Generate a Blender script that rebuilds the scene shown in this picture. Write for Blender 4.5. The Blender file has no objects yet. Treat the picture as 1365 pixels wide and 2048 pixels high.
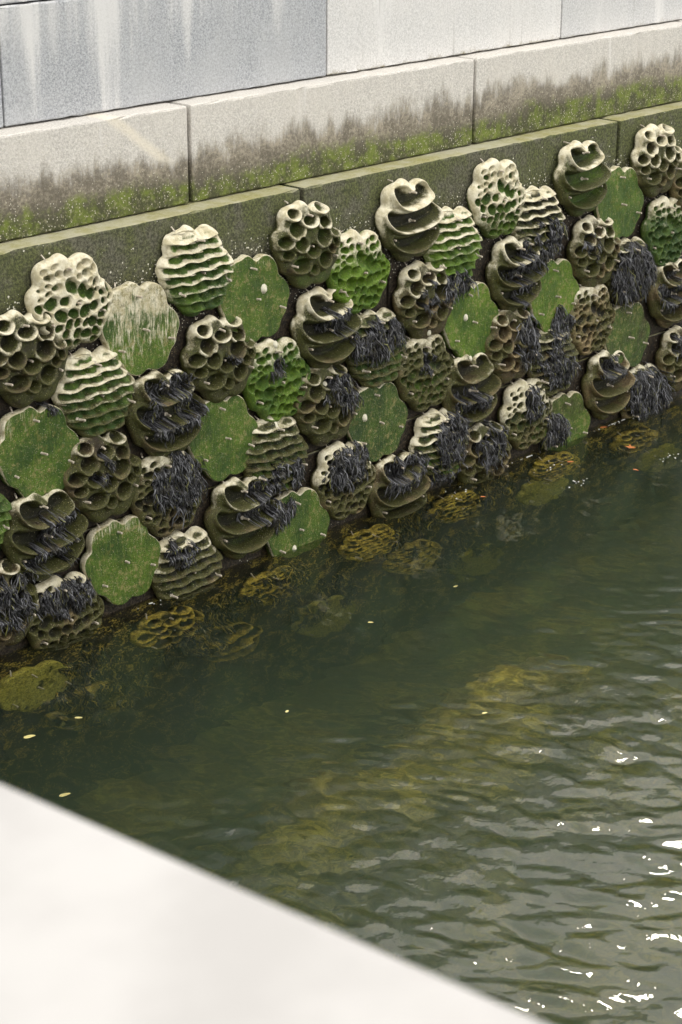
import bpy, bmesh, math, random
import numpy as np
from mathutils import Vector, Matrix

random.seed(4)
RNG = np.random.default_rng(7)
scene = bpy.context.scene
COL = scene.collection
R = math.radians

# ------------------------------------------------------------------ camera, sky, sun, exposure
CAM_LOC = Vector((0.0, -8.7255, 5.0409))
cr = Vector((0.68542117, -0.72813058, 0.00486612))
cu = Vector((0.26002367, 0.25100297, 0.93240828))
cf = Vector((0.68013639, 0.63782707, -0.36137393))
cam_d = bpy.data.cameras.new('camera')
cam = bpy.data.objects.new('camera', cam_d)
COL.objects.link(cam)
M = Matrix((cr, cu, -cf)).transposed().to_4x4()
M.translation = CAM_LOC
cam.matrix_world = M
cam_d.sensor_fit = 'VERTICAL'
cam_d.sensor_height = 36.0
cam_d.sensor_width = 24.0
cam_d.lens = 3951.7 / 2048 * 36.0
cam_d.clip_start = 0.05
cam_d.clip_end = 600
cam_d.dof.use_dof = True
cam_d.dof.focus_distance = 11.5
cam_d.dof.aperture_fstop = 9.0
scene.camera = cam

SUN_EL, SUN_AZ = R(47), R(66)          # azimuth from +Y towards +X: behind the wall, wall face in open shade
world = bpy.data.worlds.new('World')
scene.world = world
world.use_nodes = True
wn, wl = world.node_tree.nodes, world.node_tree.links
wn.clear()
wo = wn.new('ShaderNodeOutputWorld')
bg = wn.new('ShaderNodeBackground')
sky = wn.new('ShaderNodeTexSky')
sky.sky_type = 'NISHITA'
sky.sun_disc = False
sky.sun_elevation = SUN_EL
sky.sun_rotation = SUN_AZ
sky.dust_density = 4.0
sky.air_density = 1.0
# thin broken cloud over the sky
tcw = wn.new('ShaderNodeTexCoord')
cn = wn.new('ShaderNodeTexNoise')
cn.inputs['Scale'].default_value = 2.2
cn.inputs['Detail'].default_value = 6
crp = wn.new('ShaderNodeMapRange')
crp.inputs[1].default_value = 0.3
crp.inputs[2].default_value = 0.65
crp.inputs[3].default_value = 0.72
crp.inputs[4].default_value = 1.0
cl = wn.new('ShaderNodeMix')
cl.data_type = 'RGBA'
tint = wn.new('ShaderNodeMix')
tint.data_type = 'RGBA'
tint.blend_type = 'MULTIPLY'
tint.inputs[0].default_value = 1.0
wl.new(tcw.outputs['Generated'], cn.inputs['Vector'])
wl.new(cn.outputs['Fac'], crp.inputs[0])
tint.inputs[6].default_value = (13.1, 12.75, 12.1, 1)      # luminance of the bright cloud sheet overhead
sxw = wn.new('ShaderNodeSeparateXYZ')
wl.new(tcw.outputs['Generated'], sxw.inputs[0])
ovc = wn.new('ShaderNodeMapRange')                      # overcast sky: about three times darker at the horizon than overhead
ovc.inputs[1].default_value = -0.02
ovc.inputs[2].default_value = 0.9
ovc.inputs[3].default_value = 0.38
ovc.inputs[4].default_value = 1.0
wl.new(sxw.outputs[2], ovc.inputs[0])
wl.new(ovc.outputs[0], tint.inputs[7])
wl.new(sky.outputs[0], cl.inputs[6])
wl.new(tint.outputs[2], cl.inputs[7])
wl.new(crp.outputs[0], cl.inputs[0])
wl.new(cl.outputs[2], bg.inputs[0])
bg.inputs[1].default_value = 0.15
wl.new(bg.outputs[0], wo.inputs[0])

sun_d = bpy.data.lights.new('sun', 'SUN')
sun_d.energy = 1.0
sun_d.angle = R(8.0)
sun_d.color = (1.0, 0.95, 0.87)
sun = bpy.data.objects.new('sun', sun_d)
COL.objects.link(sun)
sdir = Vector((math.cos(SUN_EL) * math.sin(SUN_AZ), math.cos(SUN_EL) * math.cos(SUN_AZ), math.sin(SUN_EL)))
sun.rotation_euler = sdir.to_track_quat('Z', 'Y').to_euler()
sun.location = (0, 0, 30)

scene.view_settings.view_transform = 'Standard'
scene.view_settings.look = 'None'
scene.view_settings.gamma = 1.0
scene.view_settings.use_curve_mapping = False
scene.view_settings.exposure = 0.76
scene.cycles.use_denoising = True
scene.cycles.volume_bounces = 2
scene.cycles.max_bounces = 10
scene.cycles.sample_clamp_indirect = 6.0


# ------------------------------------------------------------------ helpers
def tag(o, label=None, cat=None, group=None, kind=None):
    if label: o['label'] = label
    if cat: o['category'] = cat
    if group: o['group'] = group
    if kind: o['kind'] = kind
    return o


def empty(name, loc, label=None, cat=None, group=None):
    o = bpy.data.objects.new(name, None)
    o.empty_display_size = 0.1
    o.location = loc
    COL.objects.link(o)
    return tag(o, label, cat, group)


def link(name, me, mat=None, parent=None, loc=(0, 0, 0)):
    o = bpy.data.objects.new(name, me)
    COL.objects.link(o)
    if parent is not None:
        o.parent = parent
    o.location = loc
    if mat and not me.materials:
        me.materials.append(mat)
    return o


def mesh_np(name, V, F, attrs=None, smooth=True):
    """V (n,3), F (m,k) all faces of k corners, or a list of such arrays"""
    me = bpy.data.meshes.new(name)
    Fs = F if isinstance(F, list) else [F]
    loops = np.concatenate([f.ravel() for f in Fs]).astype(np.int32)
    tot = np.concatenate([np.full(len(f), f.shape[1]) for f in Fs]).astype(np.int32)
    start = np.concatenate([[0], np.cumsum(tot)[:-1]]).astype(np.int32)
    me.vertices.add(len(V))
    me.vertices.foreach_set('co', np.asarray(V, np.float32).ravel())
    me.loops.add(len(loops))
    me.loops.foreach_set('vertex_index', loops)
    me.polygons.add(len(tot))
    me.polygons.foreach_set('loop_start', start)
    me.polygons.foreach_set('loop_total', tot)
    me.polygons.foreach_set('use_smooth', np.full(len(tot), smooth))
    me.update(calc_edges=True)
    for k, a in (attrs or {}).items():
        at = me.attributes.new(k, 'FLOAT', 'POINT')
        at.data.foreach_set('value', np.asarray(a, np.float32))
    me.validate()
    return me


def bm_mesh(name, bm, smooth=False):
    me = bpy.data.meshes.new(name)
    bm.normal_update()
    bm.to_mesh(me)
    bm.free()
    for p in me.polygons:
        p.use_smooth = smooth
    return me


def ss(a, b, x):
    t = np.clip((x - a) / (b - a), 0, 1)
    return t * t * (3 - 2 * t)


class NT:
    """small node-tree writer"""
    def __init__(s, name):
        s.m = bpy.data.materials.new(name)
        s.m.use_nodes = True
        s.t = s.m.node_tree
        s.t.nodes.clear()
        s.out = s.t.nodes.new('ShaderNodeOutputMaterial')

    def n(s, typ, **kw):
        x = s.t.nodes.new('ShaderNode' + typ)
        for k, v in kw.items():
            setattr(x, k, v)
        return x

    def l(s, a, b):
        s.t.links.new(a, b)

    def put(s, sock, v):
        if hasattr(v, 'is_output'):
            s.l(v, sock)
        elif isinstance(v, (tuple, list)):
            sock.default_value = tuple(v) + (1,) if len(v) == 3 and len(sock.default_value) == 4 else v
        else:
            sock.default_value = v

    def math(s, op, a, b=0.0, c=None):
        x = s.n('Math', operation=op)
        s.put(x.inputs[0], a)
        s.put(x.inputs[1], b)
        if c is not None:
            s.put(x.inputs[2], c)
        return x.outputs[0]

    def add(s, *a):
        r = a[0]
        for b in a[1:]:
            r = s.math('ADD', r, b)
        return r

    def mul(s, a, b): return s.math('MULTIPLY', a, b)

    def step(s, x, a, b, lo=0.0, hi=1.0):
        m = s.n('MapRange', interpolation_type='SMOOTHSTEP')
        s.put(m.inputs[0], x)
        for i, v in enumerate((a, b, lo, hi)):
            s.put(m.inputs[1 + i], v)
        return m.outputs[0]

    def mix(s, f, a, b, blend='MIX'):
        m = s.n('Mix', data_type='RGBA', blend_type=blend)
        s.put(m.inputs[0], f)
        s.put(m.inputs[6], a)
        s.put(m.inputs[7], b)
        return m.outputs[2]

    def vec(s, v, scale=(1, 1, 1), off=None):
        m = s.n('Mapping')
        s.l(v, m.inputs[0])
        m.inputs['Scale'].default_value = scale
        if off is not None:
            s.put(m.inputs['Location'], off)
        return m.outputs[0]

    def noise(s, v, scale, detail=4, rough=0.55, dist=0.0):
        m = s.n('TexNoise')
        s.l(v, m.inputs['Vector'])
        m.inputs['Scale'].default_value = scale
        m.inputs['Detail'].default_value = detail
        m.inputs['Roughness'].default_value = rough
        m.inputs['Distortion'].default_value = dist
        return m.outputs['Fac']

    def voro(s, v, scale, out='Distance', feature='F1', rnd=1.0):
        m = s.n('TexVoronoi', feature=feature)
        s.l(v, m.inputs['Vector'])
        m.inputs['Scale'].default_value = scale
        m.inputs['Randomness'].default_value = rnd
        return m.outputs[out]

    def bump(s, h, dist, strength=1.0, normal=None):
        b = s.n('Bump')
        b.inputs['Strength'].default_value = strength
        b.inputs['Distance'].default_value = dist
        s.l(h, b.inputs['Height'])
        if normal is not None:
            s.l(normal, b.inputs['Normal'])
        return b.outputs[0]

    def bsdf(s, color, rough, normal=None, spec=0.4):
        b = s.n('BsdfPrincipled')
        s.put(b.inputs['Base Color'], color)
        s.put(b.inputs['Roughness'], rough)
        b.inputs['Specular IOR Level'].default_value = spec
        if normal is not None:
            s.l(normal, b.inputs['Normal'])
        s.l(b.outputs[0], s.out.inputs[0])
        return b

    def dots(s, v, scale, size, keep):
        """round specks: voronoi cells, only a random share `keep` of them (socket or float) is filled"""
        m = s.n('TexVoronoi')
        s.l(v, m.inputs['Vector'])
        m.inputs['Scale'].default_value = scale
        sep = s.n('SeparateColor')
        s.l(m.outputs['Color'], sep.inputs[0])
        on = s.math('LESS_THAN', sep.outputs[0], keep)
        sz = s.mul(sep.outputs[1], size)
        return s.mul(on, s.math('LESS_THAN', m.outputs['Distance'], s.math('ADD', sz, size * 0.35)))


# ------------------------------------------------------------------ materials
def mat_panel(name, flat=False):
    t = NT(name)
    oi = t.n('ObjectInfo')
    sc = t.n('SeparateColor')
    t.l(oi.outputs['Color'], sc.inputs[0])
    g, p, b = sc.outputs[0], sc.outputs[1], sc.outputs[2]
    tc = t.n('TexCoord')
    P = tc.outputs['Object']
    off = t.n('CombineXYZ')
    t.l(t.mul(oi.outputs['Random'], 37.0), off.inputs[0])
    t.l(t.mul(oi.outputs['Random'], 91.0), off.inputs[2])
    va = t.n('VectorMath', operation='ADD')
    t.l(P, va.inputs[0])
    t.l(off.outputs[0], va.inputs[1])
    V = va.outputs[0]
    sx = t.n('SeparateXYZ')
    t.l(P, sx.inputs[0])
    lz = t.mul(sx.outputs[2], 3.4)                     # -1 .. 1 up the tile
    at = t.n('Attribute', attribute_name='rim')
    rim = at.outputs['Fac']
    n_big = t.noise(V, 5, 4)
    n_mid = t.noise(V, 18, 5, 0.65)
    n_fine = t.noise(V, 95, 5, 0.8)
    Vs = t.vec(V, (1, 1, 0.16))
    n_str = t.noise(Vs, 75 if flat else 45, 4, 0.65)
    # base biofilm / bare concrete, dark brown to tan
    brown = t.mix(b, (0.007, 0.0058, 0.003), (0.090, 0.061, 0.025))
    brown = t.mix(t.step(n_mid, 0.38, 0.68, 0.0, 0.75), brown, t.mix(b, (0.022, 0.0175, 0.008), (0.155, 0.108, 0.050)))
    brown = t.mix(t.mul(t.step(rim, 0.5, 0.95), t.step(n_mid, 0.3, 0.65, 0.25, 0.9)), brown, t.mix(b, (0.155, 0.120, 0.052), (0.39, 0.295, 0.15)))
    brown = t.mix(t.mul(t.step(n_big, 0.55, 0.7), t.step(n_fine, 0.45, 0.65, 0.0, 0.6)), brown, (0.20, 0.125, 0.025))
    brown = t.mix(t.mul(t.step(t.add(n_big, t.mul(n_mid, 0.5), t.mul(g, 0.5)), 0.62, 0.88), 0.85), brown, t.mix(n_fine, (0.015, 0.021, 0.005), (0.105, 0.112, 0.022)))
    if not flat:                                       # near black green tone inside the cups, wherever rim is low
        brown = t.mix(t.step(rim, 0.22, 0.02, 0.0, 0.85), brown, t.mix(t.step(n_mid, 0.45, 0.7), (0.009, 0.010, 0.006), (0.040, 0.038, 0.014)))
    brown = t.mix(t.step(n_fine, 0.52, 0.40, 0.0, 0.65), brown, (0.010, 0.009, 0.006))
    # green algae
    ye = t.math('MINIMUM', t.add(t.mul(oi.outputs['Alpha'], 0.95), 0.22 if flat else 0.1), 1.0)
    gcol = t.mix(t.step(n_big, 0.35, 0.65), t.mix(ye, (0.010, 0.030, 0.011), (0.048, 0.105, 0.009)), t.mix(ye, (0.034, 0.066, 0.014), (0.130, 0.230, 0.014)))
    gcol = t.mix(t.step(n_str, 0.45, 0.75, 0.0, 0.75), gcol, t.mix(ye, (0.085, 0.110, 0.030), (0.175, 0.245, 0.030)))
    gcol = t.mix(t.step(n_mid, 0.55, 0.72, 0.0, 0.8 if flat else 0.3), gcol, t.mix(ye, (0.075, 0.068, 0.024), (0.21, 0.20, 0.045)))
    gcol = t.mix(t.step(n_fine, 0.35, 0.6, 0.7, 0.0), gcol, t.mix(ye, (0.008, 0.020, 0.008), (0.025, 0.055, 0.008)))
    if flat:
        gm = t.add(t.mul(g, 1.5), t.mul(n_mid, 0.5), t.mul(n_str, 0.3), t.mul(rim, -0.55), t.mul(lz, -0.1), t.mul(n_big, 0.7))
        gm = t.step(gm, 1.18, 1.5)
    else:
        gm = t.add(t.mul(g, 1.25), t.mul(n_mid, 0.75), t.mul(rim, -0.38), t.mul(n_big, 0.35), t.mul(lz, -0.12))
        gm = t.step(gm, 0.85, 1.25)
    col = t.mix(gm, brown, gcol)
    # bleached dry concrete
    pale = t.mix(t.step(n_mid, 0.35, 0.65), (0.52, 0.465, 0.30), (0.76, 0.71, 0.55))
    pale = t.mix(t.step(n_fine, 0.5, 0.72, 0.0, 0.5), pale, (0.32, 0.31, 0.18))
    if flat:
        pm = t.add(t.mul(p, 1.0), t.mul(rim, 0.75), t.mul(lz, 0.30), t.mul(n_str, 1.0), t.mul(n_big, 0.8), t.mul(n_fine, 0.3))
        pm = t.step(pm, 1.47, 1.75)
    else:
        pm = t.add(t.mul(p, 1.1), t.mul(rim, 0.9), t.mul(lz, 0.72), t.mul(n_mid, 0.8), t.mul(n_fine, 0.6))
        pm = t.step(pm, 1.92, 2.38)
    col = t.mix(pm, col, pale)
    # dark grime eating into the pale parts
    gr = t.step(t.add(t.noise(V, 38, 6, 0.8), t.mul(rim, -0.10)), 0.50, 0.64, 0.0, 0.85)
    col = t.mix(t.mul(gr, t.step(pm, 0.2, 0.9, 0.25, 0.75)), col, t.mix(g, (0.075, 0.062, 0.032), (0.085, 0.105, 0.030)))
    if flat:
        bl = t.step(t.add(t.noise(V, 26, 6, 0.8), t.mul(n_big, 0.3)), 0.68, 0.80, 0.0, 0.8)
        col = t.mix(bl, col, (0.27, 0.235, 0.095))
    # barnacle grit
    d = t.dots(V, 130, 0.28, t.step(t.add(n_big, t.mul(p, -0.4)), 0.35, 0.75, 0.02, 0.28))
    col = t.mix(t.mul(d, 0.8), col, (0.48, 0.42, 0.25))
    d2 = t.dots(V, 210, 0.3, 0.08)
    col = t.mix(t.mul(d2, 0.8), col, (0.6, 0.55, 0.4))
    h = t.add(t.mul(n_mid, 0.9), t.mul(n_fine, 0.6), t.mul(d, 0.5), t.mul(n_str, 0.8 if flat else 0.15))
    nrm = t.bump(h, 0.011, 1.0)
    rough = t.step(n_mid, 0.3, 0.7, 0.42, 0.7)
    rough = t.mix(pm, rough, (0.85, 0.85, 0.85))
    t.bsdf(col, rough, nrm, 0.35)
    return t.m


def mat_submerged(name, flat):
    t = NT(name)
    oi = t.n('ObjectInfo')
    tc = t.n('TexCoord')
    va = t.n('VectorMath', operation='ADD')
    off = t.n('CombineXYZ')
    t.l(t.mul(oi.outputs['Random'], 53.0), off.inputs[0])
    t.l(tc.outputs['Object'], va.inputs[0])
    t.l(off.outputs[0], va.inputs[1])
    V = va.outputs[0]
    rim = t.n('Attribute', attribute_name='rim').outputs['Fac']
    n1, n2, n3 = t.noise(V, 6, 4), t.noise(V, 28, 5, 0.7), t.noise(V, 90, 4, 0.7)
    if flat:
        m = t.step(t.add(t.mul(n1, 1.0), t.mul(n2, 0.5), t.mul(rim, 0.1)), 0.50, 0.72)
    else:
        m = t.step(t.add(t.mul(rim, 0.50), t.mul(n1, 0.9), t.mul(n2, 0.8)), 1.0, 1.45)
    m = t.mul(m, t.step(oi.outputs['Alpha'], 0.0, 1.0))
    c = t.mix(m, (0.018, 0.015, 0.008), t.mix(t.step(n2, 0.4, 0.65), (0.38, 0.28, 0.04), (0.74, 0.57, 0.10)) if not flat else t.mix(t.step(n2, 0.4, 0.65), (0.44, 0.40, 0.07), (0.68, 0.60, 0.13)))
    c = t.mix(t.step(n3, 0.36, 0.55, 0.7, 0.0), c, (0.03, 0.025, 0.01))
    t.bsdf(c, 0.8, t.bump(n2, 0.01), 0.2)
    return t.m


def granite_base(t, P, lo, hi, speck):
    n1 = t.noise(P, 70, 3, 0.8)
    n2 = t.noise(P, 150, 2, 0.8)
    n3 = t.noise(P, 2.2, 4)
    c = t.mix(t.step(t.add(t.mul(n1, 0.6), t.mul(n2, 0.4)), 0.36, 0.64), lo, hi)
    c = t.mix(t.step(n3, 0.35, 0.7, 0.0, 0.45), c, speck)
    return c, n1, n2


def mat_granite_upper():
    t = NT('granite_upper')
    oi = t.n('ObjectInfo')
    sc = t.n('SeparateColor')
    t.l(oi.outputs['Color'], sc.inputs[0])
    geo = t.n('NewGeometry')
    P = geo.outputs['Position']
    c1, n1, n2 = granite_base(t, P, (0.23, 0.24, 0.255), (0.50, 0.515, 0.54), (0.47, 0.475, 0.48))
    c2, _, _ = granite_base(t, P, (0.47, 0.465, 0.455), (0.72, 0.71, 0.695), (0.68, 0.66, 0.63))
    c = t.mix(sc.outputs[0], c1, c2)
    S = t.vec(P, (5.5, 5.5, 0.42))
    st = t.noise(S, 1.0, 4, 0.5)
    S2 = t.vec(P, (21, 21, 0.9))
    st2 = t.noise(S2, 1.0, 4, 0.6)
    sx = t.n('SeparateXYZ')
    t.l(P, sx.inputs[0])
    top = t.step(sx.outputs[2], 3.1, 3.68, -0.06, 0.10)
    k = t.step(t.add(st, top, t.mul(st2, 0.30), t.mul(n1, 0.15)), 0.74, 1.0)
    c = t.mix(t.mul(k, 0.75), c, (0.70, 0.69, 0.675))
    # dark runs on the washed slabs
    k2 = t.mul(t.step(st2, 0.58, 0.74), t.mul(sc.outputs[0], 0.55))
    c = t.mix(k2, c, (0.36, 0.35, 0.33))
    # brown growth along the very foot
    ft = t.add(t.mul(t.math('SUBTRACT', 3.075, sx.outputs[2]), 6.0), t.mul(t.noise(P, 9, 4), 1.2), t.mul(t.noise(P, 60, 3), 0.5))
    c = t.mix(t.mul(t.step(ft, 1.05, 1.5), sc.outputs[1]), c, (0.22, 0.19, 0.11))
    nrm = t.bump(t.add(t.mul(n1, 1.0), t.mul(n2, 0.6)), 0.004, 0.5)
    t.bsdf(c, 0.8, nrm, 0.25)
    return t.m


def mat_granite_mid():
    t = NT('granite_middle')
    geo = t.n('NewGeometry')
    P = geo.outputs['Position']
    sx = t.n('SeparateXYZ')
    t.l(P, sx.inputs[0])
    z = sx.outputs[2]
    c, n1, n2 = granite_base(t, P, (0.42, 0.40, 0.37), (0.70, 0.67, 0.62), (0.62, 0.585, 0.53))
    S = t.vec(P, (9, 9, 2.6))
    js = t.noise(S, 1.0, 7, 0.72)
    nb = t.noise(P, 1.3, 3)
    nm = t.noise(P, 9, 5, 0.65)
    nf = t.noise(P, 48, 4, 0.7)
    # jagged tide stain
    e = t.add(t.mul(t.math('SUBTRACT', 2.80, z), 3.6), t.mul(js, 1.7), t.mul(nb, 1.3), t.mul(nf, 0.3))
    stain = t.step(e, 1.55, 2.05)
    scol = t.mix(t.step(t.add(t.mul(nf, 0.6), t.mul(nm, 0.6)), 0.5, 0.74), (0.085, 0.068, 0.040), (0.33, 0.285, 0.21))
    scol = t.mix(t.mul(t.step(z, 2.68, 2.48), 0.6), scol, (0.085, 0.082, 0.062))
    lowdark = t.step(z, 2.40, 2.90, 1.0, 0.72)
    c = t.mix(t.mul(stain, lowdark), c, scol)
    # vertical pale wash
    S2 = t.vec(P, (9, 9, 0.8))
    w = t.step(t.noise(S2, 1.0, 4, 0.6), 0.62, 0.78)
    c = t.mix(t.mul(w, t.step(z, 2.6, 2.95, 0.0, 0.6)), c, (0.76, 0.74, 0.71))
    # green band at the foot
    e2 = t.add(t.mul(t.math('SUBTRACT', 2.60, z), 4.0), t.mul(nm, 1.3), t.mul(nb, 1.4), t.mul(nf, 0.3))
    gm = t.step(e2, 1.32, 1.85)
    gcol = t.mix(t.step(nm, 0.4, 0.65), (0.06, 0.065, 0.030), (0.14, 0.18, 0.03))
    gcol = t.mix(t.step(nf, 0.5, 0.7, 0.0, 0.6), gcol, (0.38, 0.36, 0.22))
    c = t.mix(t.mul(gm, 0.93), c, gcol)
    # one slanting pale band on the block left of the joint
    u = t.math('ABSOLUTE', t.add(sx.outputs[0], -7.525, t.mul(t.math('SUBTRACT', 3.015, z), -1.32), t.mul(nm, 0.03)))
    pale_band = t.mul(t.step(t.add(u, t.mul(nf, 0.05)), 0.115, 0.035), t.step(z, 2.66, 2.74))
    c = t.mix(t.mul(pale_band, t.step(nf, 0.3, 0.5, 0.35, 0.8)), c, (0.74, 0.68, 0.57))
    d = t.dots(P, 95, 0.3, t.step(z, 2.4, 2.75, 0.3, 0.02))
    c = t.mix(t.mul(d, 0.75), c, (0.62, 0.58, 0.48))
    nrm = t.bump(t.add(n1, t.mul(nf, 0.8), t.mul(d, 0.4)), 0.006, 0.6)
    t.bsdf(c, 0.82, nrm, 0.25)
    return t.m


def mat_granite_low():
    t = NT('granite_tidal')
    geo = t.n('NewGeometry')
    P = geo.outputs['Position']
    sx = t.n('SeparateXYZ')
    t.l(P, sx.inputs[0])
    z = sx.outputs[2]
    nx = t.n('SeparateXYZ')
    t.l(geo.outputs['True Normal'], nx.inputs[0])
    nb = t.noise(P, 1.1, 3)
    nm = t.noise(P, 7, 5, 0.65)
    nf = t.noise(P, 55, 4, 0.7)
    c = t.mix(t.step(nf, 0.35, 0.66), (0.042, 0.042, 0.027), (0.155, 0.150, 0.105))
    gm = t.step(t.add(nm, t.mul(nb, 0.8)), 0.72, 1.0)
    c = t.mix(t.mul(gm, 0.8), c, t.mix(t.step(nf, 0.4, 0.65), (0.05, 0.057, 0.022), (0.125, 0.142, 0.04)))
    # dark wet brown below the first row of tiles
    e = t.add(t.mul(t.math('SUBTRACT', 2.14, z), 3.2), t.mul(nm, 0.9))
    low = t.step(e, 0.25, 1.3)
    bcol = t.mix(t.step(nf, 0.4, 0.68), (0.010, 0.008, 0.006), (0.060, 0.044, 0.028))
    c = t.mix(low, c, bcol)
    # ochre growth on the wall under water
    sub = t.mul(t.step(z, 0.02, -0.15), t.step(t.add(t.mul(nm, 1.0), t.mul(nf, 0.7)), 0.86, 0.98))
    c = t.mix(sub, c, t.mix(t.step(nf, 0.4, 0.6), (0.10, 0.07, 0.015), (0.62, 0.46, 0.09)))
    # barnacle spray
    band = t.mul(t.step(z, 2.22, 2.02), t.step(z, 1.62, 1.86))
    pat = t.step(t.add(t.noise(P, 2.3, 4), t.mul(nm, 0.35)), 0.44, 0.72)
    keep = t.add(t.mul(t.mul(band, pat), 0.75), 0.015)
    d = t.dots(P, 72, 0.36, keep)
    c = t.mix(t.mul(d, 0.95), c, (0.72, 0.69, 0.58))
    d2 = t.dots(P, 170, 0.3, t.step(nm, 0.35, 0.7, 0.01, 0.10))
    c = t.mix(t.mul(d2, 0.6), c, (0.42, 0.36, 0.22))
    # the ledge on top carries a yellow green film
    up = t.step(nx.outputs[2], 0.5, 0.9)
    tcol = t.mix(t.step(t.add(t.mul(nm, 0.6), t.mul(nb, 0.6)), 0.45, 0.75), (0.36, 0.345, 0.245), (0.25, 0.235, 0.085))
    tcol = t.mix(t.step(nf, 0.45, 0.7, 0.0, 0.5), tcol, (0.44, 0.42, 0.3))
    c = t.mix(up, c, tcol)
    nrm = t.bump(t.add(t.mul(nm, 1.2), nf, t.mul(d, 0.8)), 0.008, 0.7)
    t.bsdf(c, t.step(z, 1.2, 2.1, 0.5, 0.8), nrm, 0.35)
    return t.m


def mat_simple(name, c1, c2, scale, rough, bump=0.0, metal=0.0, spec=0.4):
    t = NT(name)
    tc = t.n('TexCoord')
    n = t.noise(tc.outputs['Object'], scale, 4)
    b = t.bsdf(t.mix(t.step(n, 0.35, 0.65), c1, c2), rough, t.bump(n, bump, 0.6) if bump else None, spec)
    b.inputs['Metallic'].default_value = metal
    return t.m


def mat_seaweed(sub=False):
    t = NT('submerged_weed' if sub else 'seaweed')
    geo = t.n('NewGeometry')
    P = geo.outputs['Position']
    n = t.noise(P, 120, 3)
    nb = t.noise(P, 14, 3)
    rnd = geo.outputs['Random Per Island']
    c = t.mix(t.step(rnd, 0.45, 0.95), (0.007, 0.007, 0.008), (0.175, 0.178, 0.195))
    c = t.mix(t.step(nb, 0.5, 0.72, 0.0, 0.6), c, (0.045, 0.040, 0.022))
    if sub:
        c = t.mix(t.step(rnd, 0.62, 0.95), (0.012, 0.010, 0.005), (0.72, 0.54, 0.09))
    c = t.mix(t.step(rnd, 0.955, 0.97), c, (0.16, 0.16, 0.045))
    t.bsdf(c, 0.32, t.bump(n, 0.002, 0.4), 0.55)
    return t.m


def mat_water():
    t = NT('harbour_water')
    geo = t.n('NewGeometry')
    P = geo.outputs['Position']
    n = t.noise(t.vec(P, (1, 1, 1)), 14, 2, 0.5, 0.6)
    sx = t.n('SeparateXYZ')
    t.l(P, sx.inputs[0])
    amp = t.step(sx.outputs[1], -0.9, -3.4, 0.05, 0.32)
    b = t.n('Bump')
    b.inputs['Distance'].default_value = 0.01
    t.l(amp, b.inputs['Strength'])
    t.l(n, b.inputs['Height'])
    g = t.n('BsdfGlass')
    g.inputs['IOR'].default_value = 1.33
    g.inputs['Roughness'].default_value = 0.0
    g.inputs['Color'].default_value = (1, 1, 1, 1)
    t.l(b.outputs[0], g.inputs['Normal'])
    t.l(g.outputs[0], t.out.inputs[0])
    va = t.n('VolumeAbsorption')
    va.inputs['Color'].default_value = (0.53, 0.59, 0.32, 1)
    va.inputs['Density'].default_value = 0.62
    vs = t.n('VolumeScatter')
    vs.inputs['Color'].default_value = (0.46, 0.66, 0.62, 1)
    vs.inputs['Density'].default_value = 0.24
    vs.inputs['Anisotropy'].default_value = 0.3
    ad = t.n('AddShader')
    t.l(va.outputs[0], ad.inputs[0])
    t.l(vs.outputs[0], ad.inputs[1])
    t.l(ad.outputs[0], t.out.inputs[1])
    return t.m


def mat_seabed():
    t = NT('seabed')
    geo = t.n('NewGeometry')
    P = geo.outputs['Position']
    n = t.noise(P, 1.6, 5, 0.6)
    n2 = t.noise(P, 9, 5, 0.65)
    c = t.mix(t.step(n2, 0.4, 0.62), (0.20, 0.165, 0.035), (0.68, 0.56, 0.12))
    c = t.mix(t.step(n, 0.42, 0.6), t.mix(0.75, c, (0.05, 0.045, 0.03)), c)
    t.bsdf(c, 0.9, t.bump(n2, 0.03), 0.2)
    return t.m


M_PAN = mat_panel('tile_concrete')
M_FLAT = mat_panel('flat_tile_concrete', True)
M_SUB, M_SUBF = mat_submerged('submerged_tile_concrete', False), mat_submerged('submerged_flat_tile_concrete', True)
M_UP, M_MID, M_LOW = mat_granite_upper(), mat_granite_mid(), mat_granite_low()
M_STEEL = mat_simple('weathered_steel', (0.36, 0.31, 0.24), (0.68, 0.62, 0.52), 60, 0.5, 0.001, 0.0)
M_WEED = mat_seaweed()
M_WATER, M_BED = mat_water(), mat_seabed()
M_WHITE = mat_simple('white_paint', (0.235, 0.230, 0.226), (0.290, 0.285, 0.281), 5, 0.6, 0.002)
M_SHELL = mat_simple('limpet_shell', (0.50, 0.47, 0.33), (0.72, 0.69, 0.58), 60, 0.6, 0.002)
M_LEAF = mat_simple('orange_leaf', (0.38, 0.09, 0.025), (0.55, 0.22, 0.07), 40, 0.6, 0.001)
M_LEAFY = mat_simple('yellow_leaf', (0.45, 0.38, 0.10), (0.60, 0.54, 0.26), 40, 0.6, 0.001)

# ------------------------------------------------------------------ sea wall of granite blocks
wall = empty('granite_seawall', (9.5, 0, 0),
             'stepped granite block seawall with green and brown tide stains, standing in the water', 'seawall')


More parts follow.
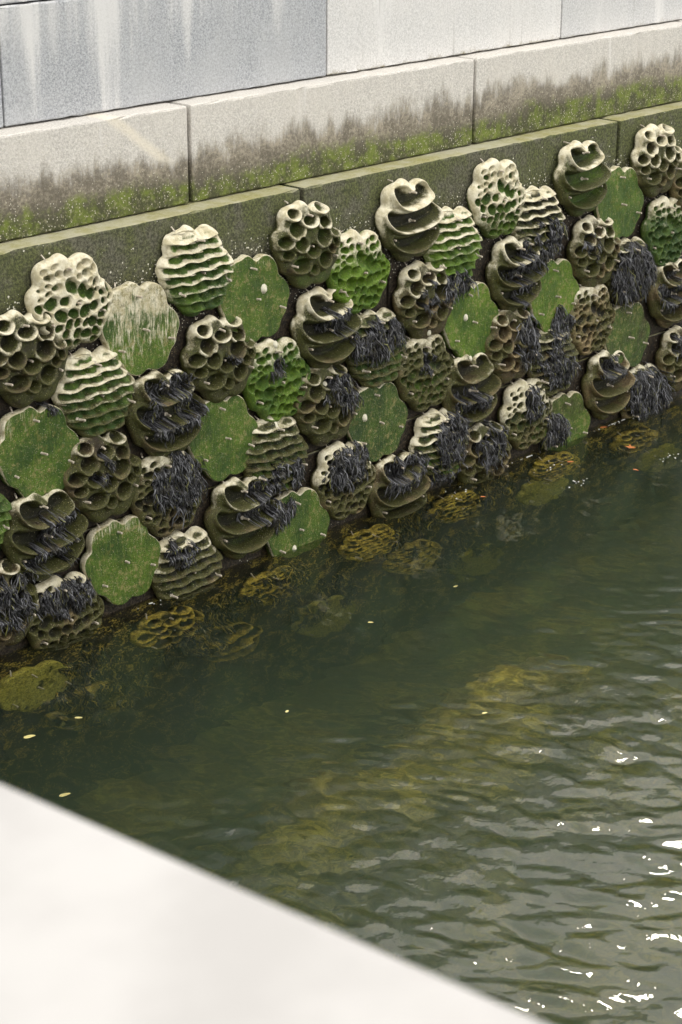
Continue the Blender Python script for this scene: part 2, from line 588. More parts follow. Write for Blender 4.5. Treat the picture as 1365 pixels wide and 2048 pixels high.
def block(x0, x1, y0, y1, z0, z1, mat, bev=0.012, color=(0, 0, 0, 1), seed=0):
    """a rough granite block: bevelled box, its long front edges slightly chipped"""
    rg = random.Random(seed * 13 + int(x0 * 100) + int(z0 * 1000))
    bm = bmesh.new()
    bmesh.ops.create_cube(bm, size=1.0)
    cx, cy, cz = (x0 + x1) / 2, (y0 + y1) / 2, (z0 + z1) / 2
    for v in bm.verts:
        v.co = Vector((v.co.x * (x1 - x0), v.co.y * (y1 - y0), v.co.z * (z1 - z0)))
    le = [e for e in bm.edges if abs(e.verts[0].co.x - e.verts[1].co.x) > 0.1]
    bmesh.ops.subdivide_edges(bm, edges=le, cuts=max(2, int((x1 - x0) / 0.07)), use_grid_fill=True)
    sh = [e for e in bm.edges if len(e.link_faces) == 2 and e.calc_face_angle(0) > 1.0]
    bmesh.ops.bevel(bm, geom=sh, offset=bev, segments=2, profile=0.6, affect='EDGES')
    for v in bm.verts:
        if v.co.y < 0:
            k = 3.2 if rg.random() < 0.10 else 1.0
            v.co += Vector((0, rg.uniform(0, 1) * 0.0035 * k, rg.uniform(-1, 1) * 0.0022 * k))
    me = bm_mesh('granite_block', bm, False)
    o = link('granite_block', me, mat, wall, (cx - 9.5, cy, cz))
    o.color = color
    return o


def course(xs, y0, y1, z0, z1, mat, gap, cols=None, bev=0.012):
    for i in range(len(xs) - 1):
        block(xs[i] + gap / 2, xs[i + 1] - gap / 2, y0, y1, z0, z1, mat, bev,
              cols[i] if cols else (0, 0, 0, 1), i)


ZL, ZB, ZA = 2.412, 3.013, 3.690
YB, YA = 0.166, 0.3285
JX = [9.50, 12.016]
course([-4, 4.0, 6.86, JX[0], JX[1], 14.4, 17, 24], YA, YA + 0.9, ZB + 0.012, ZA - 0.006, M_UP, 0.012,
       [(0, 0, 0, 1), (0, 0, 0, 1), (0.04, 0.0, 0, 1), (1.0, 1, 0, 1), (0.62, .5, 0, 1), (0.3, 0, 0, 1), (0.5, 0, 0, 1)], 0.008)
course([-4, 2, 5.4, 10.9, 13.2, 16, 24], YA + 0.02, YA + 0.92, ZA + 0.006, 4.36, M_UP, 0.012,
       [(0, 0, 0, 1), (0, 0, 0, 1), (0.0, 0, 0, 1), (0.7, 0, 0, 1), (0.3, 0, 0, 1), (0.2, 0, 0, 1)], 0.008)
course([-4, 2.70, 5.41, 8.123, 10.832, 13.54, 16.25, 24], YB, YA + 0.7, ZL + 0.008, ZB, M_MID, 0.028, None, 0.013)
course([-4, 2.07, 5.50, 8.93, 12.357, 15.79, 24], 0.0, 0.9, 1.812, ZL, M_LOW, 0.038, None, 0.012)
course([-4, 2.9, 6.34, 9.767, 13.2, 24], 0.002, 0.9, 1.208, 1.806, M_LOW, 0.022)
course([-4, 2.07, 5.50, 8.70, 12.0, 15.79, 24], 0.0, 0.9, 0.606, 1.202, M_LOW, 0.02)
course([-4, 2.9, 6.34, 9.767, 13.2, 24], 0.002, 0.9, -4.2, 0.600, M_LOW, 0.02)
block(-4.1, 24.1, 0.45, 1.3, -4.2, 4.34, M_LOW, 0.01)          # core behind the joints

# ------------------------------------------------------------------ habitat tiles
OUT = [[-0.043, 0.291], [-0.076, 0.289], [-0.096, 0.271], [-0.16, 0.265], [-0.212, 0.256], [-0.248, 0.233], [-0.262, 0.19],
       [-0.253, 0.149], [-0.25, 0.127], [-0.292, 0.118], [-0.318, 0.092], [-0.326, 0.051], [-0.312, 0.004], [-0.291, -0.036],
       [-0.27, -0.077], [-0.228, -0.158], [-0.189, -0.175], [-0.16, -0.189], [-0.133, -0.227], [-0.093, -0.267], [-0.047, -0.286],
       [0.007, -0.291], [0.037, -0.271], [0.062, -0.257], [0.109, -0.279], [0.158, -0.279], [0.201, -0.263], [0.223, -0.24],
       [0.231, -0.222], [0.248, -0.177], [0.279, -0.157], [0.298, -0.133], [0.297, -0.098], [0.307, -0.076], [0.326, -0.042],
       [0.322, 0.009], [0.293, 0.057], [0.246, 0.095], [0.223, 0.122], [0.219, 0.167], [0.185, 0.225], [0.133, 0.259],
       [0.079, 0.263], [0.046, 0.24], [0.025, 0.232], [0.002, 0.257]]
OUT = np.array(OUT)
OUT[:, 0] = np.where(OUT[:, 0] < 0, OUT[:, 0] * 0.91, OUT[:, 0] * 0.98)
_th = np.arctan2(OUT[:, 1], OUT[:, 0])
_r = np.hypot(OUT[:, 0], OUT[:, 1])
_o = np.argsort(_th)
NT_ = 300
TH = np.linspace(-math.pi, math.pi, NT_, endpoint=False)
RAD = np.interp(TH, np.r_[_th[_o][-3:] - 2 * math.pi, _th[_o], _th[_o][:3] + 2 * math.pi], np.r_[_r[_o][-3:], _r[_o], _r[_o][:3]])
_k = np.exp(-0.5 * (np.arange(-8, 9) / 2.6) ** 2)
_k /= _k.sum()
RAD = np.convolve(np.r_[RAD[-8:], RAD, RAD[:8]], _k, 'valid')


def rad_at(x, z):
    return np.interp(np.arctan2(z, x), np.r_[TH, math.pi], np.r_[RAD, RAD[0]])


HOLES = [(-0.189, 0.223, 0.048, 0.03), (0.069, 0.236, 0.054, 0.028), (-0.048, 0.169, 0.059, 0.034), (0.093, 0.137, 0.048, 0.036),
         (0.195, 0.079, 0.043, 0.038), (-0.169, 0.126, 0.059, 0.047), (0.077, 0.048, 0.064, 0.051), (-0.129, 0.028, 0.054, 0.043),
         (-0.262, 0.051, 0.058, 0.032), (-0.024, -0.028, 0.054, 0.038), (0.093, -0.102, 0.054, 0.043), (-0.235, -0.035, 0.044, 0.024),
         (-0.12, -0.114, 0.07, 0.04), (-0.007, -0.155, 0.037, 0.03), (0.203, -0.008, 0.024, 0.026), (0.155, -0.04, 0.03, 0.025)]
PITS = [(-0.092, 0.177, 0.023, 0.02), (-0.151, 0.167, 0.034, 0.02), (-0.17, 0.122, 0.02, 0.013), (-0.113, 0.104, 0.031, 0.02),
        (-0.172, 0.077, 0.02, 0.016), (-0.232, 0.054, 0.019, 0.013), (-0.15, 0.017, 0.044, 0.036), (-0.235, 0.0, 0.026, 0.027),
        (0.004, 0.087, 0.042, 0.05), (0.083, 0.05, 0.034, 0.045), (-0.054, 0.016, 0.038, 0.027), (0.036, -0.014, 0.02, 0.018),
        (0.138, 0.02, 0.034, 0.034), (0.055, 0.138, 0.017, 0.018), (0.115, 0.148, 0.028, 0.023), (0.113, 0.21, 0.024, 0.018),
        (0.171, 0.172, 0.023, 0.027), (0.064, 0.196, 0.018, 0.02), (0.177, 0.081, 0.023, 0.023), (0.185, 0.036, 0.016, 0.016),
        (0.224, 0.01, 0.022, 0.021), (0.27, 0.033, 0.02, 0.03), (0.232, 0.078, 0.02, 0.018), (0.129, 0.098, 0.019, 0.016),
        (0.159, -0.051, 0.034, 0.027), (0.232, -0.039, 0.02, 0.02), (-0.086, -0.064, 0.042, 0.036), (0.0, -0.068, 0.034, 0.029),
        (0.087, -0.072, 0.04, 0.036), (-0.035, -0.126, 0.025, 0.027), (0.02, -0.13, 0.023, 0.025), (0.137, -0.142, 0.034, 0.027),
        (-0.181, -0.05, 0.028, 0.027), (-0.175, -0.112, 0.023, 0.023), (-0.110, -0.136, 0.028, 0.02), (-0.063, -0.178, 0.023, 0.023),
        (0.02, -0.19, 0.025, 0.027), (0.087, -0.202, 0.034, 0.023), (0.158, -0.205, 0.026, 0.023), (-0.06, -0.232, 0.03, 0.018),
        (0.012, -0.245, 0.023, 0.018), (0.215, -0.105, 0.03, 0.026), (0.085, -0.138, 0.022, 0.022), (0.265, -0.085, 0.02, 0.022),
        (0.2, -0.165, 0.022, 0.02), (0.14, -0.25, 0.024, 0.016), (-0.03, 0.175, 0.024, 0.022), (-0.19, 0.205, 0.022, 0.016),
        (-0.115, 0.225, 0.022, 0.016), (0.275, -0.025, 0.016, 0.02), (-0.22, 0.105, 0.02, 0.014)]
POCK = [[[-0.221, 0.225], [-0.182, 0.258], [-0.105, 0.25], [-0.062, 0.200], [-0.02, 0.192], [0.010, 0.235], [0.079, 0.255],
         [0.158, 0.214], [0.176, 0.15], [0.077, 0.118], [-0.055, 0.098], [-0.133, 0.104], [-0.197, 0.155]],
        [[-0.290, 0.085], [-0.240, 0.105], [-0.170, 0.070], [-0.06, 0.058], [0.076, 0.080], [0.17, 0.105], [0.225, 0.100], [0.262, 0.05], [0.245, -0.005],
         [0.185, -0.034], [0.075, -0.052], [-0.11, -0.058], [-0.201, -0.035], [-0.270, 0.022]],
        [[-0.235, -0.080], [-0.17, -0.098], [-0.08, -0.104], [0.08, -0.098], [0.17, -0.075], [0.225, -0.085], [0.221, -0.130], [0.133, -0.178], [0.04, -0.200],
         [-0.06, -0.203], [-0.16, -0.175], [-0.215, -0.130]]]


def sdf(poly, x, z):
    P = np.array(poly)
    P[:, 0] += 0.035
    # Chaikin rounding
    for _ in range(2):
        Q = np.roll(P, -1, 0)
        P = np.stack([0.75 * P + 0.25 * Q, 0.25 * P + 0.75 * Q], 1).reshape(-1, 2)
    d = np.full(x.shape, 1e9)
    ins = np.zeros(x.shape, bool)
    for a, b in zip(P, np.roll(P, -1, 0)):
        e = b - a
        t = np.clip(((x - a[0]) * e[0] + (z - a[1]) * e[1]) / (e @ e), 0, 1)
        d = np.minimum(d, np.hypot(x - a[0] - t * e[0], z - a[1] - t * e[1]))
        c = (a[1] > z) != (b[1] > z)
        with np.errstate(divide='ignore', invalid='ignore'):
            xi = a[0] + (z - a[1]) * e[0] / e[1]
        ins ^= c & (x < xi)
    return np.where(ins, -d, d), P


def wob(x, z, s, seed):
    rg = np.random.default_rng(seed)
    r = np.zeros(x.shape)
    for i in range(7):
        a, f, ph = rg.uniform(0, 6.28), rg.uniform(0.6, 1.6) * s, rg.uniform(0, 6.28)
        r += np.sin((x * math.cos(a) + z * math.sin(a)) * f + ph)
    return r / 7


def profile(kind, x, z):
    """front relief in metres out from the wall face, and 0..1 how much a point is a worn rim"""
    Rr = rad_at(x, z)
    r = np.hypot(x, z)
    u = np.clip(r / Rr, 0, 1.2)
    dome = 1 - u * u
    d = np.clip(Rr - r, 0, 9)
    rho = 0.038
    w1 = wob(x, z, 40, 3)
    if kind == 'flat':
        rho = 0.007
        h = 0.072 + 0.0025 * wob(x, z, 25, 5)
        rim = ss(0.008, 0.0, d)
    elif kind == 'ridge':
        q = (z + 0.006 * w1 + 0.007 * np.sin(x * 34 + np.floor(z / 0.064) * 1.9)) / 0.0635
        f = q - np.floor(q)                                   # 0 just above a lip's underside .. 1 top of tread
        lip = ss(0.0, 0.13, f) * (1 - 0.93 * ss(0.16, 1.0, f) ** 0.75)
        scal = 0.5 + 0.5 * np.cos(x * 2 * math.pi / 0.088 + np.floor(q) * 2.4 + 0.7 * w1)
        edge = ss(0.0, 0.06, d)
        h = 0.062 + 0.018 * dome + 0.050 * lip * (0.35 + 0.65 * edge) - 0.030 * scal * scal * ss(0.08, 0.5, f) * ss(1.0, 0.8, f) * edge
        h += 0.05 * ss(0.205, 0.24, z) * ss(0.0, 0.09, d) * (1 - lip)
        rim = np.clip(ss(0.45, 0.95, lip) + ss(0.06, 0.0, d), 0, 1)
    elif kind == 'pit':
        pit = np.zeros(x.shape)
        for i, (cx, cz, rx, rz) in enumerate(PITS):
            k = math.sin(i * 7.3)
            dx, dz = x - cx, z - cz
            q = np.sqrt(((dx + 0.35 * k * dz) / (rx * 1.30)) ** 2 + ((dz - 0.002) / (rz * 1.34)) ** 2) + 0.22 * wob(x, z, 80, i)
            pit = np.maximum(pit, ss(1.12, 0.22, q) * min(1.0, (rx + rz) / 0.056))
        h = 0.092 + 0.020 * dome - 0.060 * pit + 0.004 * w1
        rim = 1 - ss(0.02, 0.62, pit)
    elif kind == 'hole':
        pit = np.zeros(x.shape)
        lipm = np.zeros(x.shape)
        for i, (cx, cz, rx, rz) in enumerate(HOLES):
            cx = cx + 0.036
            q = np.sqrt(((x - cx) / (rx * 0.98)) ** 2 + ((z - cz) / (rz * 1.06)) ** 2) + 0.13 * wob(x, z, 45, i)
            pit = np.maximum(pit, ss(1.06, 0.52, q))
            bot = np.clip(0.5 - 0.5 * (z - cz) / rz, 0.05, 1.2)
            lipm = np.maximum(lipm, np.exp(-((q - 1.22) / 0.30) ** 2) * bot)
        h = 0.094 + 0.022 * dome + 0.030 * lipm * (1 - pit) + 0.004 * w1
        h = h * (1 - pit) + (0.032 + 0.01 * dome) * pit
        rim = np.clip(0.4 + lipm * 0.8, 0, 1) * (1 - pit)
    else:                                                     # pocket
        h = 0.090 + 0.016 * dome + 0.004 * w1
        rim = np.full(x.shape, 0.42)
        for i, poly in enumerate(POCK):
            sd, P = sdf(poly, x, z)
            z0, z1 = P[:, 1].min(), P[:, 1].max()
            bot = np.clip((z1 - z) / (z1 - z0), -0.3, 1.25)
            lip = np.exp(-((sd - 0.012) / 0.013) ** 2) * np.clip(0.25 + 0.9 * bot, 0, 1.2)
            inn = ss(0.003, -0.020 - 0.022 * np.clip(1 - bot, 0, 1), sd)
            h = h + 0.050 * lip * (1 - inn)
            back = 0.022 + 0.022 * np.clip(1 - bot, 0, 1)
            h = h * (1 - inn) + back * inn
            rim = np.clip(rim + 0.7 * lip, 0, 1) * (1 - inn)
    dd = np.minimum(d, rho)
    h = h - (rho - np.sqrt(np.maximum(rho ** 2 - (rho - dd) ** 2, 0)))
    if kind != 'flat':
        rim = np.clip(rim + 0.45 * ss(0.035, 0.0, d), 0, 1)
    return np.where(u <= 1.0, np.maximum(h, 0.02), 0.0), rim


def tile_mesh(kind):
    NR = 86 if kind != 'flat' else 50
    s = np.linspace(0, 1, NR + 1)[1:]
    s = 1 - (1 - s) ** 1.12
    S, T = np.meshgrid(s, TH, indexing='ij')
    Rm = np.broadcast_to(RAD, S.shape)
    x, z = S * Rm * np.cos(T), S * Rm * np.sin(T)
    h, rim = profile(kind, x * 0.99999, z * 0.99999)
    V = [np.array([[0, -profile(kind, np.zeros(1) + 1e-4, np.zeros(1))[0][0], 0]]), np.c_[x.ravel(), -h.ravel(), z.ravel()]]
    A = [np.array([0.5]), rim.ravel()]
    he = h[-1]
    for k, f in enumerate((0.72, 0.45, 0.2, 0.0)):            # the side wall, drawn in a little towards the back
        sc = (1.004, 1.0, 0.985, 0.965)[k] if kind != 'flat' else (1.003, 1.003, 1.0, 0.997)[k]
        yb = 0.018
        V.append(np.c_[x[-1] * sc, -(yb + (he - yb) * f), z[-1] * sc])
        A.append(np.full(NT_, 0.75 * f + 0.2))
    V.append(np.array([[0, -0.018, 0]]))
    A.append(np.array([0.0]))
    V = np.concatenate(V)
    A = np.concatenate(A)
    n = NT_
    rows = NR + 4
    i = np.arange(n)
    j = (i + 1) % n
    tris = [np.c_[np.zeros(n, int), 1 + i, 1 + j]]
    quads = []
    for k in range(rows - 1):
        a, b = 1 + k * n, 1 + (k + 1) * n
        quads.append(np.c_[a + i, b + i, b + j, a + j])
    last = 1 + (rows - 1) * n
    tris.append(np.c_[np.full(n, len(V) - 1), last + j, last + i])
    return mesh_np(kind + '_tile_body', V, [np.concatenate(tris), np.concatenate(quads)], {'rim': A})


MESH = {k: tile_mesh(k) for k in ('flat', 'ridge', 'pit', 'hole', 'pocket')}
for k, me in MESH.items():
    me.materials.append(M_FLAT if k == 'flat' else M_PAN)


def rod_mesh(name, r, y0, y1, nut=True):
    bm = bmesh.new()
    def cyl(rr, a, b, seg, bev):
        g = bmesh.ops.create_cone(bm, cap_ends=True, segments=seg, radius1=rr, radius2=rr * 0.97, depth=b - a,
                                  matrix=Matrix.Translation((0, -(a + b) / 2, 0)) @ Matrix.Rotation(R(90), 4, 'X'))
        es = {e for v in g['verts'] for e in v.link_edges if e.calc_face_angle(0) > 1.0}
        bmesh.ops.bevel(bm, geom=list(es), offset=bev, segments=1, affect='EDGES')
    cyl(r, y0, y1, 10, r * 0.25)
    if nut:
        cyl(r * 1.9, y0, y0 + r * 1.5, 6, r * 0.2)
    return bm_mesh(name, bm, False)


BOLT = rod_mesh('bolt', 0.0076, -0.015, 0.046)
BOLT.materials.append(M_STEEL)
PIN = rod_mesh('hanger_pin', 0.005, 0.0, 0.085, False)
PIN.materials.append(M_STEEL)
BOLT_AT = [(-0.020, 0.203), (0.026, -0.008), (0.228, -0.098), (-0.166, -0.106)]
KNAME = {'flat': 'flat_habitat_tile', 'ridge': 'ridged_habitat_tile', 'pit': 'pitted_habitat_tile',
         'hole': 'hollowed_habitat_tile', 'pocket': 'pocketed_habitat_tile'}
KGROUP = {'flat': 'flat green seawall tiles', 'ridge': 'ridged seawall tiles', 'pit': 'pitted honeycomb seawall tiles',
          'hole': 'round hollow seawall tiles', 'pocket': 'pocketed seawall tiles'}
TILES = {}


def tile(key, kind, x, z, gpb, label, group=None):
    t = empty(KNAME[kind], (x, 0, z), label, 'seawall tile', group or KGROUP[kind])
    t.rotation_euler = (0, R(random.uniform(-2.2, 2.2)), 0)
    b = link('tile_body', MESH[kind], None, t)
    b.color = (gpb[0], gpb[1], gpb[2], gpb[3] if len(gpb) > 3 else 0.5)
    for bx, bz in BOLT_AT:
        h = float(profile(kind, np.array([bx]), np.array([bz]))[0][0])
        o = link('bolt', BOLT, None, t, (bx, -max(h, 0.07) + 0.004, bz))
        o.rotation_euler = (R(random.uniform(-7, 7)), random.uniform(0, 1), R(random.uniform(-7, 7)))
        o.scale = (1, random.uniform(0.75, 1.25), 1)
    o = link('hanger_pin', PIN, None, t, (-0.13, -0.0, 0.285))
    o.rotation_euler = (R(random.uniform(-6, 6)), 0, R(random.uniform(-40, -20)))
    TILES[key] = (t, kind, x, z)
    return t


Z = {1: 2.066, 2: 1.80, 3: 1.475, 4: 1.222, 5: 0.948, 6: 0.703, 7: 0.360, 8: 0.132}
F_, R_, P_, H_, B_ = 'flat', 'ridge', 'pit', 'hole', 'pocket'
SPEC = [
    ('1a', P_, 6.95, 1, (.50, .95, .5), 'bleached white pitted tile with green lower pits, leftmost in the top row'),
    ('1b', R_, 7.94, 1, (.85, .72, .5, .5), 'white topped ridged tile with bright green treads, leftmost ridged tile in the top row'),
    ('1c', H_, 8.89, 1, (.40, .40, .2), 'olive and white round hollow tile just under the central ledge joint, in the top row'),
    ('1d', B_, 9.88, 1, (.22, .70, .35), 'largest white rimmed pocketed tile in the top row, with yellow algae inside'),
    ('1e', P_, 10.83, 1, (.62, .80, .5), 'cream pitted tile with green hollows between the two pocketed tiles of the top row'),
    ('1f', B_, 11.81, 1, (.42, .42, .2), 'dark green pocketed tile with white crown, close to the right hand ledge joint'),
    ('1g', H_, 12.77, 1, (.32, .55, .5), 'white capped round hollow tile at the upper right, topmost tile of the photo'),
    ('2a', H_, 6.60, 2, (.12, .32, .2), 'dark hollow tile with white top at the left edge, below the bleached pitted tile'),
    ('2b', F_, 7.47, 2, (.62, .52, .5, .6), 'flat tile half bleached cream and half green, second row left'),
    ('2c', F_, 8.42, 2, (.95, .10, .4, .45), 'flat deep green tile with a large pale limpet above its centre'),
    ('2d', P_, 9.38, 2, (.95, .22, .5, .95), 'vivid yellow green pitted tile left of the largest white rimmed pocketed tile'),
    ('2e', R_, 10.36, 2, (.80, .50, .5, .85), 'pale topped ridged tile with lime treads, touching the right of the largest pocketed tile'),
    ('2f', R_, 11.32, 2, (.30, .52, .6), 'beige ridged tile whose lower half is under black seaweed, beside the dark green pocketed tile'),
    ('2g', F_, 12.32, 2, (.95, .12, .4, .6), 'flat green tile with a thin white top edge, near the right ledge joint'),
    ('2h', H_, 13.30, 2, (.08, .12, .8), 'tan hollow tile cut by the right edge, beside the topmost hollow tile'),
    ('3a', R_, 7.11, 3, (.58, .50, .5), 'cream and green ridged tile below the half bleached flat tile, at the left'),
    ('3b', H_, 8.11, 3, (.20, .30, .3), 'brown hollow tile with pale top rims, left of the flat tile carrying the limpet'),
    ('3c', B_, 9.07, 3, (.18, .45, .35), 'pocketed tile with seaweed spilling out of its white rimmed top pocket'),
    ('3d', H_, 10.06, 3, (.10, .32, .55), 'tan hollow tile with small seaweed tufts, directly below the largest white rimmed pocketed tile'),
    ('3e', B_, 11.06, 3, (.22, .36, .5), 'pocketed tile with pale rims and seaweed trim, below the cream pitted tile'),
    ('3f', H_, 12.02, 3, (.10, .34, .6), 'pale brown hollow tile below the dark green pocketed tile'),
    ('3g', P_, 12.97, 3, (.95, .16, .4, .35), 'bright green pitted tile at the right edge of the photo'),
    ('4a', F_, 6.66, 4, (.98, .12, .3, .45), 'flat mossy green tile with pale flecks at the left edge'),
    ('4b', B_, 7.64, 4, (.16, .08, .4), 'brown pocketed tile with three shaggy rows of seaweed, left centre'),
    ('4c', P_, 8.61, 4, (.95, .08, .45, .9), 'bright green pitted tile below the flat tile with the limpet'),
    ('4d', R_, 9.58, 4, (.48, .05, .4), 'ridged tile under a thick seaweed mop at the centre of the wall'),
    ('4e', F_, 10.57, 4, (1.0, .05, .4, .95), 'brightest green flat tile with streaks, right of the tan hollow tile'),
    ('4f', F_, 11.54, 4, (1.0, .05, .4, .85), 'grass green flat tile with seaweed growing over its lower edge'),
    ('4g', R_, 12.51, 4, (.12, .05, .2), 'tile almost hidden by a black seaweed mass, at the right below the flat tile'),
    ('5z', R_, 6.15, 5, (.85, .05, .4), 'green ridged tile just peeping in at the left edge'),
    ('5a', H_, 7.13, 5, (.08, .04, .32), 'dark brown hollow tile with many round cups, left, right of the mossy flat tile'),
    ('5b', F_, 8.13, 5, (.58, .12, .35), 'flat olive tile speckled with sandy patches, left of centre'),
    ('5c', H_, 9.07, 5, (.12, .04, .32), 'brown hollow tile with yellow snail and hanging weed, below the pocketed tile of the centre'),
    ('5d', P_, 10.08, 5, (.36, .04, .5), 'brown pitted tile with green left side, between ridged and pocketed tiles at the centre'),
    ('5e', H_, 11.03, 5, (.06, .06, .72), 'sandy tan hollow tile with weed on its right side, right of the brightest green tile'),
    ('5f', P_, 12.02, 5, (.05, .04, .95), 'plain beige brown pitted tile, the only pitted one without green'),
    ('5g', B_, 13.10, 5, (.06, .15, .80), 'tan pocketed tile with weedy pockets at the right edge'),
    ('6a', B_, 6.67, 6, (.20, .06, .22), 'very dark pocketed tile with seaweed at the left edge, below the mossy flat tile'),
    ('6b', P_, 7.64, 6, (.06, .03, .22), 'dark brown pitted tile under a wide black seaweed curtain, left of centre'),
    ('6c', R_, 8.60, 6, (.38, .14, .6), 'grey green ridged tile with sandy top, under the bright green pitted tile'),
    ('6d', F_, 9.59, 6, (.90, .02, .25, .1), 'smooth dark green flat tile with a yellow snail, at the centre'),
    ('6e', B_, 10.58, 6, (.16, .08, .55), 'brown pocketed tile with one pale green rim, below the brightest green flat tile'),
    ('6f', R_, 11.57, 6, (.14, .03, .25), 'dark ridged tile overgrown with weed, below the grass green flat tile'),
    ('6g', F_, 12.52, 6, (.45, .05, .55, .2), 'flat brownish green tile under the black seaweed mass, at the right'),
    ('7z', H_, 6.29, 7, (.06, .06, .45), 'brown hollow tile with dark weed at the lower left edge'),
    ('7a', F_, 7.265, 7, (.66, .16, .45, .5), 'large clean edged flat green tile with thick cream sides, just above the water'),
    ('7b', B_, 8.28, 7, (.26, .16, .40), 'greenish grey pocketed tile with brown lips, just above the water near the flat tiles'),
    ('7c', P_, 9.26, 7, (.16, .40, .70), 'cream edged pitted tile with its top covered in seaweed, low at the centre'),
    ('7d', R_, 10.27, 7, (.42, .46, .60), 'cream and pale green ridged tile streaked with seaweed, low right of centre'),
    ('7e', P_, 11.26, 7, (.30, .42, .65), 'cream pitted tile with long seaweed locks, low right'),
    ('7f', B_, 12.29, 7, (.06, .20, .85), 'tan pocketed tile crammed with seaweed in its top cup, low at the right'),
    ('7g', H_, 13.29, 7, (.08, .26, .75), 'pale brown hollow tile with seaweed cap at the lower right edge'),
    ('8a', P_, 6.79, 8, (.14, .14, .55), 'tan pitted tile under a seaweed wig, at the waterline on the lower left'),
    ('8b', R_, 7.80, 8, (.26, .20, .62), 'grey green ridged tile dipping into the water, right of the clean edged flat tile'),
    ('8c', F_, 8.80, 8, (.66, .10, .35, .45), 'flat green tile half dipped in the water at the bottom centre'),
    ('8d', B_, 9.81, 8, (.06, .06, .50), 'brown pocketed tile with a weed crown touching the water'),
    ('8e', H_, 10.76, 8, (.05, .04, .60), 'orange brown hollow tile veiled by seaweed, at the waterline'),
    ('8f', F_, 11.77, 8, (.45, .04, .35), 'flat dull green tile draped with seaweed, at the waterline on the right'),
    ('8g', R_, 12.80, 8, (.10, .04, .35), 'tile buried in a shaggy seaweed mound at the waterline, far right'),
]
for k, kind, x, r, gpb, lab in SPEC:
    tile(k, kind, x, Z[r], gpb, lab)
UNDER = [
    ('u1', F_, 11.53, -0.88, (0.55, 0.45, 0.63, .9), 'submerged flat yellow green tile, the clearest one seen through the water'),
    ('u2', H_, 7.62, -0.50, (0.45, 0.33, 0.63, .9), 'submerged hollow tile with golden rims just under the surface, lower left'),
    ('u3', P_, 8.56, -0.52, (0.40, 0.27, 0.63, .9), 'submerged pitted tile with golden cells, below the half dipped flat tile'),
    ('u4', R_, 9.53, -0.48, (0.40, 0.33, 0.63, .9), 'submerged ridged tile showing yellow stripes, at the centre near the waterline'),
    ('u5', P_, 10.46, -0.46, (0.45, 0.30, 0.63, .9), 'submerged pitted tile with round dark pits, left of the clearest submerged flat tile'),
    ('u6', F_, 9.08, -1.45, (0.70, 0.27, 0.49, .9), 'deep submerged flat tile, dim green, below the golden pitted tile'),
    ('u7', F_, 6.55, -0.55, (0.75, 0.33, 0.56, .9), 'submerged flat mossy yellow tile at the left edge'),
    ('u8', B_, 8.12, -1.10, (0.45, 0.33, 0.63, .9), 'submerged pocketed tile with bright curved lips, lower left'),
    ('u9', R_, 11.66, -0.48, (0.40, 0.30, 0.63, .9), 'submerged ridged tile with short gold dashes, right side near the waterline'),
    ('u10', H_, 12.70, -0.62, (0.40, 0.36, 0.63, .9), 'submerged hollow tile with gold ringed cups, right side'),
    ('u11', F_, 13.10, -1.35, (0.70, 0.27, 0.56, .9), 'submerged flat tile, dim yellow, at the right edge'),
    ('u12', F_, 10.75, -1.75, (0.70, 0.27, 0.49, .9), 'deepest dim flat tile below the middle of the waterline'),
    ('u13', P_, 6.95, -1.15, (0.35, 0.12, 0.35, .9), 'submerged dark pitted tile at the left, below the mossy yellow one'),
    ('u14', R_, 10.0, -1.10, (0.35, 0.15, 0.42, .9), 'submerged dull ridged tile under the golden striped one'),
]
for k, kind, x, z, gpb, lab in UNDER:
    t = tile(k, kind, x, z, gpb, lab, 'submerged seawall tiles')
    for ch in t.children:
        if ch.name.startswith('tile_body'):
            ch.material_slots[0].link = 'OBJECT'
            ch.material_slots[0].material = M_SUBF if kind == 'flat' else M_SUB


# ------------------------------------------------------------------ seaweed
def relief(x, z, near):
    """how far out the tiles stand at wall points x, z"""
    h = np.zeros(x.shape)
    for t, kind, tx, tz in near:
        hh, _ = profile(kind, x - tx, z - tz)
        h = np.maximum(h, hh)
    return h


